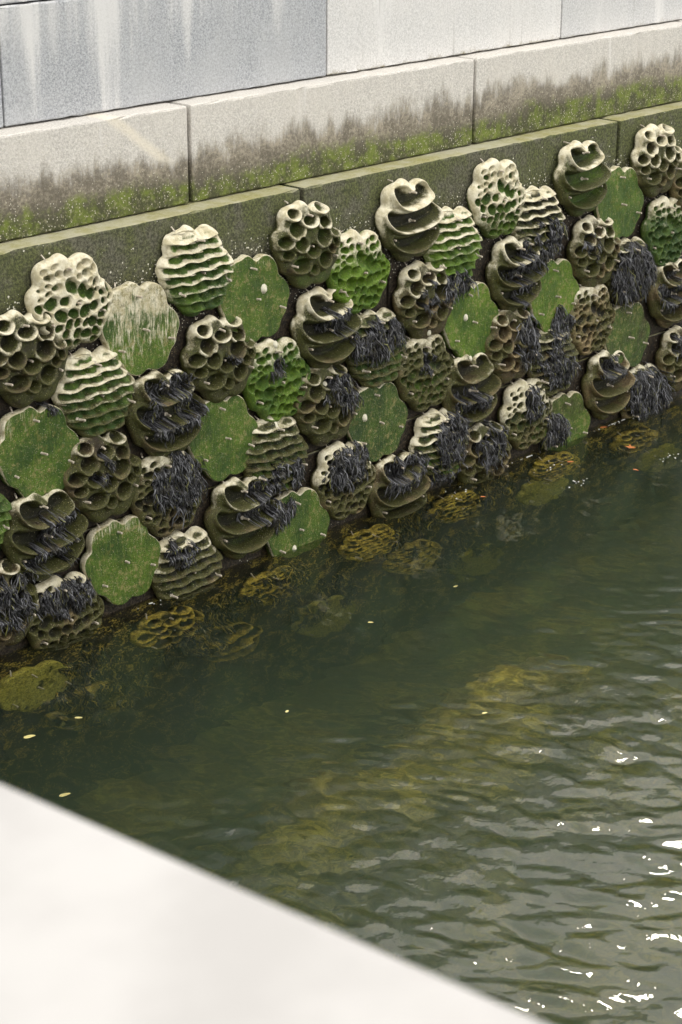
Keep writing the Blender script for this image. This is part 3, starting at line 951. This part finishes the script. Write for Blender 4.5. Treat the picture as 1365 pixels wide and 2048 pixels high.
def weed_mesh(cx, cz, rx, rz, n, length, width=0.0082, K=7):
    n = int(n * 0.72)
    near = [v for v in TILES.values() if abs(v[2] - cx) < 1.0 and abs(v[3] - cz) < 1.0]
    rg = np.random.default_rng(int(cx * 100) * 31 + int(cz * 100 + 500))
    a = rg.uniform(0, 2 * math.pi, n)
    rr = np.sqrt(rg.uniform(0, 1, n))
    # tufts: roots gather in little bunches
    nt = max(4, n // 20)
    ti = rg.integers(0, nt, n)
    tx = cx + rx * (rr * np.cos(a))[:nt]
    tz = cz + rz * (rr * np.sin(a))[:nt]
    x = tx[ti] + rg.normal(0, 0.011, n)
    z = tz[ti] + rg.normal(0, 0.012, n)
    y = relief(x, z, near) - 0.006
    lay = rg.uniform(0.002, 0.040, n)
    L = length * rg.uniform(0.45, 1.25, n)
    tb = rg.uniform(0.35, 1.35, nt)
    L *= tb[ti]
    d = np.c_[rg.normal(0, 0.5, n), rg.uniform(0.2, 0.8, n), rg.uniform(-0.6, 0.4, n)]
    lean = rg.normal(0, 0.12, nt)[ti]
    d /= np.linalg.norm(d, axis=1)[:, None]
    P = [np.c_[x, y, z]]
    cur = P[0].copy()
    for k in range(K - 1):
        d = d * 0.70 + np.c_[rg.normal(0, 0.42, n) + lean, rg.normal(0.04, 0.26, n), rg.normal(-0.52, 0.24, n)]
        d /= np.linalg.norm(d, axis=1)[:, None]
        cur = cur + d * (L / (K - 1))[:, None]
        h = relief(cur[:, 0], cur[:, 2], near) + lay * (0.3 + 0.7 * k / K)
        cur[:, 1] = np.maximum(cur[:, 1] - 0.004, h)
        P.append(cur.copy())
    P = np.stack(P, 1)                                         # n,K,3
    # side forks
    m = int(n * 0.9)
    idx = rg.integers(0, n, m)
    st = rg.integers(2, K - 2, m)
    Q = np.zeros((m, 4, 3))
    q = P[idx, st]
    dq = P[idx, st + 1] - P[idx, st]
    dq /= np.linalg.norm(dq, axis=1)[:, None] + 1e-6
    dq = dq + rg.normal(0, 0.55, (m, 3))
    for k in range(4):
        Q[:, k] = q
        dq = dq * 0.8 + np.array([0, 0.04, -0.25])
        dq /= np.linalg.norm(dq, axis=1)[:, None] + 1e-6
        q = q + dq * (L[idx] * 0.09)[:, None]

    def tubes(P, w):
        n, K, _ = P.shape
        T = np.gradient(P, axis=1)
        T /= np.linalg.norm(T, axis=2)[:, :, None] + 1e-9
        ang = rg.uniform(-1.0, 1.0, n)
        s = np.c_[np.cos(ang), np.sin(ang), np.zeros(n)][:, None, :]
        s = s - T * (s * T).sum(2)[:, :, None]
        s /= np.linalg.norm(s, axis=2)[:, :, None] + 1e-9
        u = np.cross(T, s)
        prof = np.interp(np.linspace(0, 1, K), [0, 0.15, 0.7, 1], [0.7, 1, 0.9, 0.25])
        ww = (w * rg.uniform(0.6, 1.35, n))[:, None] * prof[None] * rg.uniform(0.7, 1.3, (n, K))
        ww = ww[:, :, None]
        ring = np.stack([P + s * ww * 0.5, P + u * ww * 0.3, P - s * ww * 0.5, P - u * ww * 0.18], 2)   # n,K,4,3
        V = ring.reshape(-1, 3)
        base = (np.arange(n)[:, None] * K + np.arange(K - 1)[None]) * 4
        F = []
        for c in range(4):
            c2 = (c + 1) % 4
            F.append(np.stack([base + c, base + c2, base + 4 + c2, base + 4 + c], -1).reshape(-1, 4))
        e0 = np.arange(n) * K * 4
        e1 = e0 + (K - 1) * 4
        F.append(np.stack([e0 + 3, e0 + 2, e0 + 1, e0], -1))
        F.append(np.stack([e1, e1 + 1, e1 + 2, e1 + 3], -1))
        return V, np.concatenate(F)
    V1, F1 = tubes(P, width)
    V2, F2 = tubes(Q, width * 0.8)
    V = np.concatenate([V1, V2])
    V[:, 1] *= -1
    V -= np.array([cx, 0, cz])
    F = np.concatenate([F1, F2 + len(V1)])[:, ::-1]
    return mesh_np('seaweed_clump', V, np.ascontiguousarray(F), None, True)


WEED = [  # tile, dx, dz, rx, rz, strands, length, label
    ('2e', .02, -.20, .16, .03, 260, .20, 'ragged seaweed fringe under the pale topped lime ridged tile'),
    ('2f', .02, -.06, .24, .12, 520, .20, 'dark seaweed matted over the lower half of the beige ridged tile'),
    ('3b', .10, .02, .10, .02, 70, .08, 'thin wisps of seaweed in the cup of the brown pale rimmed hollow tile'),
    ('3c', .08, .09, .19, .03, 420, .13, 'seaweed spilling from the top pocket of the white rimmed central pocketed tile'),
    ('3d', -.02, .08, .12, .07, 160, .10, 'small seaweed tufts dotted on the tan hollow tile below the largest pocketed tile'),
    ('3e', .06, .00, .20, .13, 420, .11, 'seaweed lining the pockets below the cream pitted tile'),
    ('3f', -.10, .10, .09, .08, 160, .10, 'seaweed tufts on the upper left of the pale brown hollow tile'),
    ('4a', .06, .25, .10, .02, 90, .06, 'short dark seaweed along the top edge of the mossy flat tile'),
    ('4b', .02, .20, .22, .04, 420, .11, 'seaweed row across the top of the shaggy brown pocketed tile'),
    ('4b', .06, .00, .24, .05, 480, .13, 'seaweed row along the lower lips of the shaggy brown pocketed tile'),
    ('4c', -.04, .12, .07, .04, 110, .09, 'few dark seaweed wisps on the bright green pitted tile below the limpet'),
    ('4d', -.02, .17, .25, .06, 900, .20, 'thick seaweed mop hanging over the ridged tile at the centre'),
    ('4f', .04, -.16, .18, .08, 260, .20, 'seaweed trailing from the lower part of the grass green flat tile'),
    ('4g', .00, .10, .26, .16, 1300, .24, 'largest black seaweed mass, hiding a whole tile at the right'),
    ('5a', -.02, .10, .07, .05, 120, .10, 'sparse seaweed wisps in the cups of the dark brown hollow tile at the left'),
    ('5c', .10, .14, .14, .06, 420, .22, 'seaweed lock hanging down the right of the hollow tile with the yellow snail'),
    ('5d', -.02, .10, .10, .07, 150, .09, 'thin dark seaweed on the green sided brown pitted tile'),
    ('5e', .16, .08, .13, .12, 420, .20, 'seaweed hanging on the right flank of the sandy hollow tile'),
    ('5g', .04, .08, .24, .12, 600, .13, 'seaweed in the pockets of the tan tile at the right edge'),
    ('6a', .12, .10, .14, .05, 360, .13, 'seaweed tuft on the very dark pocketed tile at the left edge, upper lip'),
    ('6a', .00, -.08, .22, .04, 300, .10, 'seaweed tufts along the lower lip of the very dark pocketed tile'),
    ('6b', .08, .14, .20, .12, 1000, .22, 'wide seaweed curtain over the dark brown pitted tile, left of centre'),
    ('6c', .04, -.10, .26, .06, 520, .14, 'seaweed covering the lower ridges of the grey green sandy topped tile'),
    ('6e', .00, -.04, .20, .05, 420, .13, 'seaweed hanging from the middle lip of the pocketed tile with the pale green rim'),
    ('6f', .00, .04, .22, .14, 480, .20, 'seaweed overgrowing the dark ridged tile below the grass green flat tile'),
    ('7b', .10, .12, .15, .08, 300, .12, 'seaweed strands in the cups of the greenish grey pocketed tile near the water'),
    ('7c', .02, .17, .20, .09, 900, .18, 'seaweed wig on the cream edged pitted tile low at the centre'),
    ('7d', .10, .12, .18, .12, 620, .20, 'seaweed streaks over the right of the cream and pale green ridged tile'),
    ('7d', .06, -.16, .24, .06, 420, .12, 'seaweed along the foot of the cream and pale green ridged tile'),
    ('7e', .04, .16, .10, .08, 300, .22, 'long seaweed locks over the cream pitted tile low at the right'),
    ('7f', -.02, .18, .15, .05, 620, .10, 'dense seaweed filling the top cup of the tan pocketed tile at the right'),
    ('7g', .02, .18, .20, .08, 620, .16, 'seaweed cap on the pale brown hollow tile at the lower right edge'),
    ('7z', .08, .12, .16, .12, 520, .18, 'seaweed on the brown hollow tile at the lower left edge'),
    ('8a', .00, .19, .20, .06, 800, .15, 'seaweed wig over the tan pitted tile at the lower left waterline'),
    ('8b', -.08, .22, .10, .03, 340, .13, 'seaweed tassel on the top corner of the ridged tile dipping into the water'),
    ('8c', -.16, .24, .13, .03, 380, .18, 'seaweed draped over the top left corner of the half dipped flat tile'),
    ('8d', .06, .20, .22, .07, 800, .18, 'seaweed crown on the brown pocketed tile touching the water'),
    ('8e', .04, .20, .20, .06, 420, .24, 'seaweed veil hanging in front of the orange brown hollow tile'),
    ('8f', -.13, .13, .13, .09, 360, .24, 'seaweed drape over the dull green flat tile at the waterline'),
    ('8g', .00, .14, .26, .14, 1300, .26, 'shaggy seaweed mound at the waterline, rightmost above the water'),
    ('u3', .02, .10, .34, .16, 520, .22, 'brown submerged weed around the golden pitted tile'),
    ('u8', -.30, .30, .34, .20, 600, .22, 'brown submerged weed between the golden rims at the lower left'),
    ('u4', .46, .05, .30, .20, 600, .22, 'brown submerged weed right of the golden striped tile'),
    ('u13', .10, .36, .34, .20, 600, .22, 'brown submerged weed right of the mossy yellow tile at the left edge'),
    ('u13', .30, .0, .34, .20, 500, .22, 'dark submerged weed deep below the left waterline'),
    ('u2', .46, -.05, .26, .22, 520, .22, 'brown submerged weed between the golden ringed hollow and pitted tiles'),
    ('u6', .0, .42, .40, .20, 560, .24, 'brown submerged weed above the dim deep flat tile'),
    ('u5', -.44, -.14, .26, .22, 520, .22, 'brown submerged weed left of the round pitted submerged tile'),
    ('u5', .50, .02, .30, .20, 520, .22, 'brown submerged weed between the round pitted tile and the short gold dashes'),
    ('u12', -.20, .48, .44, .22, 560, .24, 'brown submerged weed above the deepest flat tile'),
    ('u10', -.46, .0, .28, .22, 520, .22, 'brown submerged weed left of the gold ringed cups at the right'),
    ('u7', .40, .10, .24, .18, 420, .22, 'brown submerged weed just below the lower left waterline'),
]
M_WEEDS = mat_seaweed(True)
for key, dx, dz, rx, rz, n, ln, lab in WEED:
    ln *= 0.62
    dz -= ln * 0.32
    rz += ln * 0.32
    n = int(n * 1.5)
    t, kind, x, z = TILES[key]
    cx, cz = x + dx, z + dz
    o = link('seaweed_clump', weed_mesh(cx, cz, rx, rz, n, ln), M_WEEDS if key[0] == 'u' else M_WEED, None, (cx, 0, cz))
    tag(o, lab, 'seaweed', 'seaweed clumps on the seawall')


# ------------------------------------------------------------------ limpets and snails
def limpet_mesh():
    bm = bmesh.new()
    prev = None
    N = 18
    for k, (r, y) in enumerate([(1, 0), (0.93, 0.16), (0.7, 0.42), (0.4, 0.62), (0.16, 0.72)]):
        ring = []
        for i in range(N):
            a = 2 * math.pi * i / N
            rr = r * (1 + 0.06 * math.cos(a * 9)) * (1 - 0.02 * k)
            ring.append(bm.verts.new((rr * math.cos(a) * 0.82, -y, rr * math.sin(a) - 0.06 * k)))
        if prev:
            for i in range(N):
                bm.faces.new((prev[i], prev[(i + 1) % N], ring[(i + 1) % N], ring[i]))
        prev = ring
    bm.faces.new(prev)
    return bm_mesh('limpet', bm, True)


LIMP = limpet_mesh()
LIMP.materials.append(M_SHELL)
for key, dx, dz, s, lab in [
        ('2c', .085, .05, .034, 'large pale limpet on the flat deep green tile'),
        ('4c', -.03, .25, .026, 'pale limpet near the top of the bright green pitted tile'),
        ('3c', -.15, -.21, .028, 'cream limpet at the lower left of the central pocketed tile'),
        ('4e', -.06, .04, .028, 'pale limpet on the brightest green flat tile'),
        ('6c', -.02, .22, .032, 'greenish limpet on the sandy top of the grey green ridged tile'),
        ('6d', -.13, .06, .030, 'yellowish limpet on the smooth dark green flat tile'),
        ('5c', -.01, .14, .028, 'ochre limpet on the brown hollow tile with hanging weed'),
        ('6e', -.03, .25, .022, 'white limpet at the crown of the pocketed tile with the pale green rim'),
        ('8c', -.03, -.13, .026, 'green tinged limpet on the half dipped flat tile'),
        ('3d', .02, -.23, .026, 'ochre limpet at the foot of the tan hollow tile')]:
    t, kind, x, z = TILES[key]
    h = float(profile(kind, np.array([dx]), np.array([dz]))[0][0])
    o = link('limpet', LIMP, None, None, (x + dx, -h + 0.003, z + dz))
    o.scale = (s, s, s)
    tag(o, lab, 'limpet', 'limpets on the tiles')

# ------------------------------------------------------------------ water, bed
FX = np.r_[np.linspace(-8, 4.4, 60, endpoint=False), np.arange(4.4, 15.5, 0.017), np.linspace(15.5, 24, 60)]
FY = np.r_[np.linspace(-18, -6.4, 50, endpoint=False), np.arange(-6.4, 0.06, 0.017)]
GX, GY = np.meshgrid(FX, FY, indexing='ij')
rg = np.random.default_rng(21)
HW = np.zeros(GX.shape)
yy_ = GY + 0.06 * (GX - 9) + 0.25 * np.sin(GX * 0.9)
amp = 0.16 + 0.58 * ss(-0.8, -2.6, yy_) + 0.30 * ss(-2.6, -4.4, yy_)
NWV = 110
lam = np.exp(rg.uniform(math.log(0.08), math.log(0.38), NWV))
az = R(72) + rg.normal(0, R(36), NWV)              # travel direction from +Y towards +X
ph = rg.uniform(0, 2 * math.pi, NWV)
wx = GX + 0.06 * np.sin(GY * 3.1 + 1.0) + 0.05 * np.sin(GX * 2.3 + GY * 1.7)
wy = GY + 0.06 * np.sin(GX * 2.7) + 0.05 * np.sin(GY * 2.1 - GX * 1.3)
SL = 0.110
for L_, a_, p_ in zip(lam, az, ph):
    k_ = 2 * math.pi / L_
    HW += (SL * math.sqrt(2 / NWV) / k_) * np.sin(k_ * (wx * math.sin(a_) + wy * math.cos(a_)) + p_)
HW *= amp
nx_, ny_ = GX.shape
V = np.c_[GX.ravel(), GY.ravel(), HW.ravel()]
I = np.arange(nx_ * ny_).reshape(nx_, ny_)
top = np.stack([I[:-1, :-1], I[1:, :-1], I[1:, 1:], I[:-1, 1:]], -1).reshape(-1, 4)
# sides and bottom close the body of water
ring = np.r_[I[:, 0], I[-1, 1:], I[-2::-1, -1], I[0, -2:0:-1]]
nb = len(ring)
Vb = V[ring].copy()
Vb[:, 2] = -4.0
V = np.concatenate([V, Vb])
b0 = nx_ * ny_
i = np.arange(nb)
j = (i + 1) % nb
side = np.c_[ring[j], ring[i], b0 + i, b0 + j]
me = mesh_np('water', V, [top, side], None, True)
bm = bmesh.new()
bm.from_mesh(me)
bm.verts.ensure_lookup_table()
f = bm.faces.new([bm.verts[b0 + q] for q in range(nb)][::-1])
bmesh.ops.triangulate(bm, faces=[f])
bm.to_mesh(me)
bm.free()
water = link('water', me, M_WATER)
tag(water, kind='structure')

bx = np.linspace(-9, 25, 171)
by = np.linspace(-19, 0.3, 98)
BX, BY = np.meshgrid(bx, by, indexing='ij')
BZ = -2.5 + 0.22 * wob(BX, BY, 1.3, 8) + 0.12 * wob(BX, BY, 4.5, 9)
BZ += 0.10 * wob(BX, BY, 9.0, 12) + 1.60 * np.exp(-((BX - 8.9) / 1.3) ** 2 - ((BY + 1.85) / 0.65) ** 2) + 1.2 * np.exp(-((BX - 7.2) / 0.6) ** 2 - ((BY + 1.7) / 0.4) ** 2)
BZ -= 0.6 * ss(-3.2, -6, BY)
I = np.arange(BX.size).reshape(BX.shape)
q = np.stack([I[:-1, :-1], I[1:, :-1], I[1:, 1:], I[:-1, 1:]], -1).reshape(-1, 4)
bed = link('seabed', mesh_np('seabed', np.c_[BX.ravel(), BY.ravel(), BZ.ravel()], q), M_BED)
tag(bed, kind='structure')


# ------------------------------------------------------------------ floating leaves and scraps
def leaf_mesh(name, pts, fold, mat):
    bm = bmesh.new()
    vs = [bm.verts.new((x, y, fold * abs(y) * 1.2 + 0.01 * math.sin(9 * x))) for x, y in pts]
    f = bm.faces.new(vs)
    r = bmesh.ops.triangulate(bm, faces=[f])
    g = bmesh.ops.extrude_face_region(bm, geom=bm.faces[:])
    for v in [e for e in g['geom'] if isinstance(e, bmesh.types.BMVert)]:
        v.co.z += 0.006
    bmesh.ops.recalc_face_normals(bm, faces=bm.faces[:])
    me = bm_mesh(name, bm, False)
    me.materials.append(mat)
    return me


oval = [(math.cos(a) * 0.5, math.sin(a) * 0.2 * (1 - 0.3 * math.cos(a))) for a in [2 * math.pi * k / 14 for k in range(14)]]
maple = []
for k in range(10):
    a = 2 * math.pi * k / 10
    rr = 0.5 if k % 2 == 0 else 0.2
    maple.append((math.cos(a) * rr, math.sin(a) * rr))
maple += [(0.55, -0.06), (0.95, -0.10), (0.95, -0.05)][:0]
L_OV = leaf_mesh('oval_leaf', oval, 0.25, M_LEAF)
L_MA = leaf_mesh('lobed_leaf', maple, 0.15, M_LEAF)
L_YE = leaf_mesh('leaf_scrap', oval, 0.2, M_LEAFY)


def on_water(px, py, z=0.0):
    f = 3951.7
    d = cr * ((px - 682.5) / f) - cu * ((py - 1024) / f) + cf
    t = (z - CAM_LOC.z) / d.z
    return CAM_LOC + d * t


for me, px, py, s, rot, nm, lab, dz in [
        (L_OV, 1208, 857, .11, .5, 'floating_leaf', 'curled orange leaf afloat beside the foot of the weedy flat tile', .008),
        (L_MA, 1262, 897, .13, .2, 'floating_leaf', 'ragged orange red leaf floating at the right, with lobes', .008),
        (L_OV, 1142, 926, .08, .2, 'floating_leaf', 'small bright orange leaf floating left of the ragged one', .008),
        (L_OV, 1272, 942, .06, -.6, 'floating_leaf', 'small pinkish leaf floating below the ragged one', .008),
        (L_OV, 967, 996, .06, 0, 'floating_leaf', 'tiny orange leaf floating over the submerged pitted tile', .008),
        (L_YE, 60, 1475, .10, .5, 'leaf_scrap', 'long pale scrap floating at the left, above the white ledge', .004),
        (L_YE, 130, 1585, .09, .5, 'leaf_scrap', 'yellow scrap in the water, closest to the white ledge', -.03),
        (L_YE, 158, 1437, .06, 0, 'leaf_scrap', 'small pale scrap right of the long one', .004),
        (L_YE, 575, 1424, .05, 1, 'leaf_scrap', 'yellow scrap alone in the dark middle water', .004),
        (L_YE, 970, 1428, .05, .4, 'leaf_scrap', 'white speck floating on the rippled water right of the middle', .006),
        (L_YE, 742, 1246, .05, 0, 'leaf_scrap', 'pale scrap near the deep submerged flat tile', .004),
        (L_YE, 912, 1170, .06, .6, 'leaf_scrap', 'yellow scrap below the submerged pitted tile', -.02)]:
    p = on_water(px, py)
    o = link(nm, me, None, None, (p.x, p.y, dz))
    s *= 0.75
    o.scale = (s, s, s)
    o.rotation_euler = (0.05, 0.08, rot - 0.6)
    tag(o, lab, 'leaf' if nm == 'floating_leaf' else 'leaf scrap', 'leaves floating on the water' if nm == 'floating_leaf' else 'pale scraps in the water')

bm = bmesh.new()
rf = random.Random(3)
for px, py, n, spr in [(1215, 842, 26, .10), (1168, 963, 10, .05), (1352, 915, 16, .10), (1010, 905, 12, .08), (905, 985, 8, .1), (300, 1207, 8, .06), (1150, 872, 12, .08), (1090, 935, 8, .1)]:
    p = on_water(px, py)
    for i in range(n):
        r = rf.uniform(0.003, 0.009)
        bmesh.ops.create_icosphere(bm, subdivisions=1, radius=r, matrix=Matrix.Translation((p.x + rf.gauss(0, spr), min(p.y + rf.gauss(0, spr * .5), -0.06), 0.003)) @ Matrix.Diagonal((1, 1, 0.5, 1)))
foam = link('foam_bubbles', bm_mesh('foam_bubbles', bm, True), mat_simple('foam', (0.62, 0.62, 0.58), (0.75, 0.75, 0.72), 50, 0.5))
tag(foam, 'tiny white foam bubbles drifting along the waterline below the tiles', 'foam', kind='stuff')

# ------------------------------------------------------------------ white parapet beside the camera
par = empty('white_parapet', (0.36, -8, 3.4), 'smooth white parapet with rounded edge, out of focus in the near foreground', 'parapet')
par.location = (0.673, -7.8, 3.4)
par.rotation_euler = (0, 0, math.atan(0.094))


def rbox(name, x0, x1, y0, y1, z0, z1, bev, mat, parent):
    bm = bmesh.new()
    bmesh.ops.create_cube(bm, size=1.0)
    for v in bm.verts:
        v.co = Vector(((v.co.x + 0.5) * (x1 - x0) + x0, (v.co.y + 0.5) * (y1 - y0) + y0, (v.co.z + 0.5) * (z1 - z0) + z0 - parent.location.z))
    bmesh.ops.bevel(bm, geom=[e for e in bm.edges if abs(e.verts[0].co.y - e.verts[1].co.y) > 1], offset=bev, segments=6, profile=0.5, affect='EDGES')
    return link(name, bm_mesh(name, bm, True), mat, parent)


rbox('coping', -0.66, 0.006, -7, 8.05, 4.27, 4.421, 0.022, M_WHITE, par)
rbox('parapet_wall', -0.58, -0.08, -7, 8.04, -3.9, 4.265, 0.01, M_WHITE, par)
par_c = [c for c in par.children if c.name.startswith('coping')][0]
